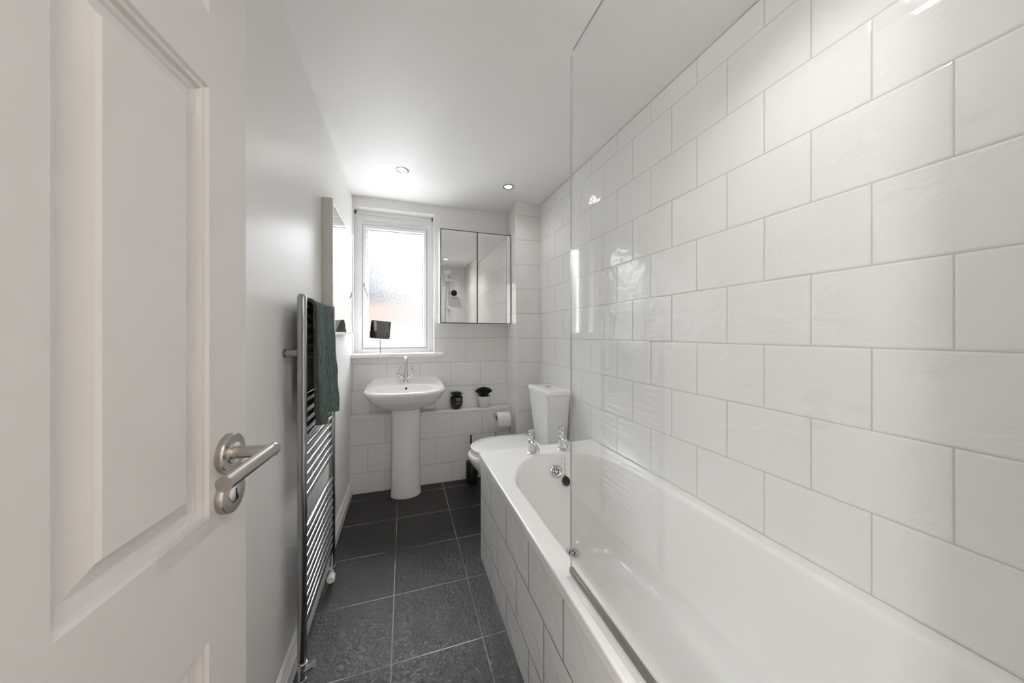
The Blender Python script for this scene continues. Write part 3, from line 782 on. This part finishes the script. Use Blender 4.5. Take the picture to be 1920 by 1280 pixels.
finish('valve_head', bm, 'plastic_white', vf)

# ------------------------------------------------------------------ towel over the top bars
tw = thing('hand_towel', 'dark green ribbed terry towel draped over the chrome radiator', 'towel', (PX - 0.009, 1.50, 1.30))
def towel_surface(off):
    """Drape in (s along the cloth, y) -> front side, over the bar and down the wall side."""
    NY, NSg = 44, 64
    rows = []
    for i in range(NSg + 1):
        s = i / NSg
        row = []
        for j in range(NY + 1):
            t = j / NY
            y = -0.148 + 0.302 * t
            Lf, Lb = 0.43 + 0.012 * math.sin(t * 9), 0.33
            rr = 0.021 + off
            tot = Lf + PI * rr + Lb
            d = s * tot
            fold = 0.0085 * math.sin(y * 62 + 0.6) + 0.006 * math.sin(y * 113 + 2 * s) + 0.0022 * math.sin(y * 330) + 0.002 * math.sin(y * 410 + s * 40)
            if d < Lf:
                h = Lf - d; k = h / Lf
                x = 0.010 + rr + 0.014 * k + fold * (0.35 + 0.65 * k); z = -h
                yy = y * (1 + 0.04 * k) + 0.004 * k * math.sin(7 * k + 3 * t)
            elif d < Lf + PI * rr:
                a = (d - Lf) / rr
                x = 0.010 + rr * math.cos(a) + fold * 0.35 * max(0, math.cos(a)); z = rr * math.sin(a); yy = y
            else:
                h = d - Lf - PI * rr
                x = 0.010 - rr + 0.003 * math.sin(y * 40); z = -h; yy = y
            row.append((x, yy, z))
        rows.append(row)
    return rows
bm = bmesh.new()
ra, rb = towel_surface(0.0045), towel_surface(-0.0045)
va = [[bm.verts.new(p) for p in r] for r in ra]; vb = [[bm.verts.new(p) for p in r] for r in rb]
ni, nj = len(va) - 1, len(va[0]) - 1
for i in range(ni):
    for j in range(nj):
        bm.faces.new((va[i][j], va[i][j + 1], va[i + 1][j + 1], va[i + 1][j]))
        bm.faces.new((vb[i][j], vb[i + 1][j], vb[i + 1][j + 1], vb[i][j + 1]))
    bm.faces.new((va[i][0], va[i + 1][0], vb[i + 1][0], vb[i][0])).material_index = 1
    bm.faces.new((va[i][nj], vb[i][nj], vb[i + 1][nj], va[i + 1][nj])).material_index = 1
for j in range(nj):
    bm.faces.new((va[0][j], vb[0][j], vb[0][j + 1], va[0][j + 1])).material_index = 1
    bm.faces.new((va[ni][j], va[ni][j + 1], vb[ni][j + 1], vb[ni][j])).material_index = 1
finish('cloth', bm, ['towel', 'towel_hem'], tw, True, 60)
bm = bmesh.new()
tube(bm, [ra[i][0][:1] + (ra[i][0][1] - 0.001,) + ra[i][0][2:] for i in range(0, ni + 1)], 0.0045, 8)
finish('hem', bm, 'towel_hem', tw)

# ------------------------------------------------------------------ wall mirror on the left wall
wm = thing('wall_mirror', 'square deep-framed mirror on the left wall beyond the radiator', 'mirror', (XL, 2.154, 1.2))
MY0, MY1, MZ0, MZ1, MD = 1.814 - 2.154, 2.494 - 2.154, -0.004, 0.670, 0.049
bm = bmesh.new()
def mr(x, i): return [(x, MY0 + i, MZ0 + i), (x, MY1 - i, MZ0 + i), (x, MY1 - i, MZ1 - i), (x, MY0 + i, MZ1 - i)]
loft(bm, [mr(0.001, 0), mr(MD - 0.001, 0), mr(MD, 0.001), mr(MD, 0.013), mr(MD - 0.004, 0.0135)], True, True, False)
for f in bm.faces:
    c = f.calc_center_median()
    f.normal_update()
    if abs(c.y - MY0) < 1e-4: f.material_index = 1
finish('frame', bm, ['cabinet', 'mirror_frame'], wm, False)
bm = B((MD - 0.006, MY0 + 0.012, MZ0 + 0.012), (MD - 0.003, MY1 - 0.012, MZ1 - 0.012))
finish('mirror_glass', bm, 'mirror', wm, False)

# ------------------------------------------------------------------ mirrored cabinet
mc = thing('bathroom_cabinet', 'white wall cabinet with two mirrored doors beside the window', 'cabinet', (0.571, YB, 1.285))
CX0, CX1, CH = 0.2745 - 0.571, 0.871 - 0.571, 0.757
CF = 2.690 - YB
bm = B((CX0, CF, 0.0), (CX1, -0.001, CH - 0.004), 0.002)
finish('carcass', bm, 'cabinet', mc)
xm = 0.578 - 0.571
def mdoor(x0, x1, yoff, ang):
    w = x1 - x0
    bm = B((-w, -0.0185, 0.0), (0, 0.0, CH), 0.001)
    d = finish('door', bm, 'mirror_edge', mc, loc=(x1, CF - yoff, 0.0), rot=(0, 0, ang))
    bm = B((-w + 0.0045, -0.0192, 0.006), (-0.0045, -0.0175, CH - 0.007))
    finish('mirror_glass', bm, 'mirror', d, False)
mdoor(CX0 + 0.004, xm - 0.0005, 0.0015, math.radians(1.5))
mdoor(xm + 0.001, CX1, 0.001, 0.0)

# ------------------------------------------------------------------ make-up mirror on the sill
mm = thing('makeup_mirror', 'small tilting chrome mirror on a stand on the window sill', 'mirror', (-0.172, 2.80, 1.043))
bm = B((-0.060, -0.028, 0.0003), (0.050, 0.028, 0.006), 0.002)
mb = finish('base', bm, 'steel', mm)
bm = bmesh.new(); tube(bm, [(-0.004, 0, 0.005), (-0.004, 0, 0.104)], 0.0045, 12)
finish('stem', bm, 'steel', mm)
bm = bmesh.new()
tube(bm, [(-0.082, 0, 0.19), (-0.083, 0, 0.115), (-0.079, 0, 0.105), (-0.07, 0, 0.104), (0.066, 0, 0.104), (0.075, 0, 0.105), (0.078, 0, 0.115), (0.077, 0, 0.19)], 0.0027, 8)
finish('yoke', bm, 'chrome', mm)
bm = bmesh.new()
def sq(h, r, y): return [(p[0], y, p[1]) for p in rrect(-h, h, -h * 1.0, h * 1.0, r, 0, 6)]
loft(bm, [sq(0.073, 0.012, 0.005), sq(0.0755, 0.013, 0.0), sq(0.0755, 0.013, -0.003), sq(0.073, 0.012, -0.006), sq(0.070, 0.011, -0.006)], True, True, True)
mf = finish('mirror_head', bm, 'chrome', mm, loc=(-0.003, 0, 0.190), rot=(math.radians(15), math.radians(5), math.radians(3)))
bm = bmesh.new(); loft(bm, [sq(0.0705, 0.011, -0.0062), sq(0.0705, 0.011, -0.0068)], True, True, True)
finish('mirror_glass', bm, 'mirror', mf, False)
bm = bmesh.new(); loft(bm, [sq(0.0705, 0.011, 0.0052), sq(0.0705, 0.011, 0.0058)], True, True, True)
finish('mirror_glass', bm, 'mirror', mf, False)

# ------------------------------------------------------------------ plants on the ledge
def leaf_mesh(bm, base, d, L_, w, th, up, mi=0):
    d = Vector(d).normalized(); x = d.cross(Vector((0, 0, 1))); x = x.normalized() if x.length > 1e-3 else Vector((1, 0, 0))
    n = x.cross(d).normalized()
    rings = []
    for s, wf in ((0, 0.35), (0.25, 0.75), (0.55, 1.0), (0.8, 0.8), (0.94, 0.4), (1.0, 0.05)):
        c = Vector(base) + d * (L_ * s) + n * (up * s * s)
        rings.append([c + x * (w * wf * math.cos(a)) + n * (th * wf * math.sin(a)) for a in [2 * PI * k / 8 for k in range(8)]])
    loft(bm, rings, True, True, True, mi)
def succulent(loc, label, potmat, leafmat, dome, seed, prof):
    rnd = random.Random(seed)
    t = thing('potted_succulent', label, 'plant', loc)
    bm = bmesh.new(); lathe(bm, prof, seg=40); finish('pot', bm, potmat, t, True, 50)
    rt = prof[-1][0]; zt = prof[-2][1]
    bm = bmesh.new(); lathe(bm, [(rt, zt - 0.008), (0.0, zt - 0.004)], seg=24); finish('soil', bm, 'soil', t)
    bm = bmesh.new()
    if dome:
        for k in range(24):
            a = k * 2.399; r = 0.056 * math.sqrt(k / 24)
            hx, hy = r * math.cos(a), r * math.sin(a)
            hz = zt + 0.058 * math.sqrt(max(0.0, 1 - (r / 0.064) ** 2)) - 0.010
            tube(bm, [(hx * 0.4, hy * 0.4, zt - 0.01), (hx, hy, hz)], 0.003, 6)
            for q in range(13):
                b = q * 2.399 + k; el = 0.15 + 1.15 * q / 13
                d = (math.cos(b) * math.cos(el) + hx * 9, math.sin(b) * math.cos(el) + hy * 9, math.sin(el) + 0.2)
                leaf_mesh(bm, (hx, hy, hz), d, 0.034 - 0.012 * q / 13 + rnd.uniform(-.002, .002), 0.0105, 0.0022, 0.007)
    else:
        for k in range(34):
            a = k * 2.399; el = 0.62 + 0.80 * k / 34
            L_ = 0.056 - 0.020 * k / 34 + rnd.uniform(-0.006, 0.008)
            bx, by = 0.014 * math.cos(a), 0.014 * math.sin(a)
            leaf_mesh(bm, (bx, by, zt - 0.002), (math.cos(a) * math.cos(el), math.sin(a) * math.cos(el), math.sin(el)), L_, 0.013, 0.0035, 0.010)
        leaf_mesh(bm, (0.01, 0, zt - 0.006), (0.80, -0.1, 0.62), 0.062, 0.008, 0.003, 0.004)
    finish('foliage', bm, leafmat, t, True, 60)
succulent((0.4185, 2.744, 0.5752), 'dark navy pot with grey-green succulent on the ledge near the basin', 'pot_dark', 'leaf_grey', False, 3,
          [(0.0, 0.0), (0.030, 0.0), (0.036, 0.004), (0.048, 0.025), (0.0535, 0.05), (0.0535, 0.095), (0.0525, 0.098), (0.0500, 0.097), (0.0495, 0.088)])
succulent((0.6515, 2.742, 0.5752), 'off-white pot with bushy dark green succulent on the ledge near the corner', 'pot_white', 'leaf', True, 5,
          [(0.0, 0.0), (0.030, 0.0), (0.036, 0.003), (0.046, 0.022), (0.053, 0.05), (0.0545, 0.090), (0.0540, 0.096), (0.0515, 0.096), (0.0505, 0.088)])

# ------------------------------------------------------------------ toilet roll stand, roll, brush
rs = thing('toilet_roll_stand', 'chrome freestanding toilet roll holder by the tiled corner boxing', 'toilet roll holder', (0.842, 2.60, 0))
bm = bmesh.new(); lathe(bm, [(0.0, 0.0), (0.03, 0.0005), (0.030, 0.010), (0.026, 0.013), (0.0, 0.014)], (-0.03, 0, 0), seg=36)
box(bm, (-0.145, -0.03, 0.0005), (0.02, 0.03, 0.010), 0.004)
finish('base', bm, 'chrome', rs)
bm = bmesh.new()
tube(bm, [(0, 0, 0.008), (0, 0, 0.50), (-0.002, 0, 0.513), (-0.010, 0, 0.520), (-0.122, 0, 0.520), (-0.131, 0, 0.524), (-0.134, 0, 0.534), (-0.133, 0, 0.548)], 0.0045, 12)
finish('pole', bm, 'chrome', rs)
bm = bmesh.new(); tube(bm, [(-0.126, 0, 0.008), (-0.126, 0, 0.385)], 0.0045, 12); lathe(bm, [(0.0045, 0.383), (0.006, 0.388), (0.0, 0.393)], (-0.126, 0, 0), seg=14)
finish('spare_roll_post', bm, 'chrome', rs)
tr = thing('toilet_roll', 'white toilet roll hanging on the chrome stand arm', 'toilet roll', (0.779, 2.60, 0.5045))
bm = bmesh.new()
rings = []
for x, r in ((-0.054, 0.022), (-0.054, 0.0475), (-0.0525, 0.049), (0.0525, 0.049), (0.054, 0.0475), (0.054, 0.022)):
    rings.append([(x, r * math.cos(a), r * math.sin(a)) for a in [2 * PI * k / 36 for k in range(36)]])
loft(bm, rings)
box(bm, (-0.053, -0.0505, -0.055), (0.053, -0.0487, 0.0))
finish('paper', bm, 'paper', tr, True, 40)
bm = bmesh.new()
loft(bm, [[(x, r * math.cos(a), r * math.sin(a)) for a in [2 * PI * k / 24 for k in range(24)]] for x, r in ((-0.054, 0.022), (0.054, 0.022), (0.054, 0.020), (-0.054, 0.020), (-0.054, 0.022))])
finish('core', bm, 'card', tr)
tb = thing('toilet_brush', 'black toilet brush holder with dark handle beside the toilet bowl', 'toilet brush', (0.523, 2.612, 0))
bm = bmesh.new(); lathe(bm, [(0.0, 0.0), (0.046, 0.0005), (0.048, 0.003), (0.048, 0.170), (0.046, 0.173), (0.008, 0.174)], seg=36)
finish('holder', bm, 'black', tb)
bm = bmesh.new(); tube(bm, [(-0.008, 0, 0.172), (-0.008, 0, 0.385)], 0.0068, 14)
finish('handle', bm, 'black', tb)

# ------------------------------------------------------------------ shower rail on the front wall (seen in the cabinet mirror)
sh_ = thing('shower_rail', 'chrome shower riser rail with white hand shower at the bath end', 'shower', (0.82, YF, 0))
bm = bmesh.new()
tube(bm, [(0, 0.055, 1.60), (0, 0.055, 2.16)], 0.010, 16)
rl = finish('rail', bm, 'chrome', sh_)
for z in (1.62, 2.14):
    bm = bmesh.new(); tube(bm, [(0, 0.001, z), (0, 0.07, z)], [0.026, 0.022], 18); finish('rail_bracket', bm, 'plastic_white', sh_)
bm = bmesh.new(); box(bm, (-0.06, 0.04, 2.035), (0.06, 0.075, 2.065), 0.006)
finish('slider', bm, 'plastic_white', sh_)
bm = bmesh.new()
tube(bm, [(-0.045, 0.075, 2.03), (-0.045, 0.10, 2.10), (-0.045, 0.15, 2.18)], [0.011, 0.011, 0.014], 14)
lathe(bm, [(0.015, 0.0), (0.055, 0.012), (0.058, 0.022), (0.0, 0.026)], (-0.045, 0.15, 2.175), (0, 0.35, -0.94), 28)
finish('shower_head', bm, 'plastic_white', sh_)
bm = bmesh.new()
hp = [(-0.045, 0.075, 2.04), (-0.046, 0.075, 1.98), (-0.055, 0.07, 1.7), (-0.065, 0.06, 1.4), (-0.07, 0.06, 1.05), (-0.02, 0.06, 0.88), (0.05, 0.06, 0.95), (0.07, 0.04, 1.05)]
tube(bm, hp, 0.0065, 10); finish('hose', bm, 'steel', sh_)
bm = bmesh.new(); tube(bm, [(-0.07, 0.035, 1.07), (0.17, 0.035, 1.07)], 0.022, 18); tube(bm, [(0.05, 0.001, 1.07), (0.05, 0.05, 1.07)], 0.02, 14)
finish('mixer_bar', bm, 'chrome', sh_)
bm = bmesh.new(); box(bm, (-0.02, 0.04, 1.785), (0.13, 0.14, 1.795), 0.003)
finish('soap_dish', bm, 'steel_bright', sh_)
pf_ = thing('bath_puff', 'black net bath puff on the shower soap dish', 'bath puff', (0.82 + 0.070, YF + 0.096, 1.8435))
bm = bmesh.new(); bmesh.ops.create_icosphere(bm, subdivisions=4, radius=0.047)
for v in bm.verts:
    v.co *= 1 + 0.14 * math.sin(v.co.x * 210) * math.sin(v.co.y * 190 + 1) * math.sin(v.co.z * 200 + 2)
    if v.co.z < -0.046: v.co.z = -0.046
finish('net', bm, 'puff', pf_)
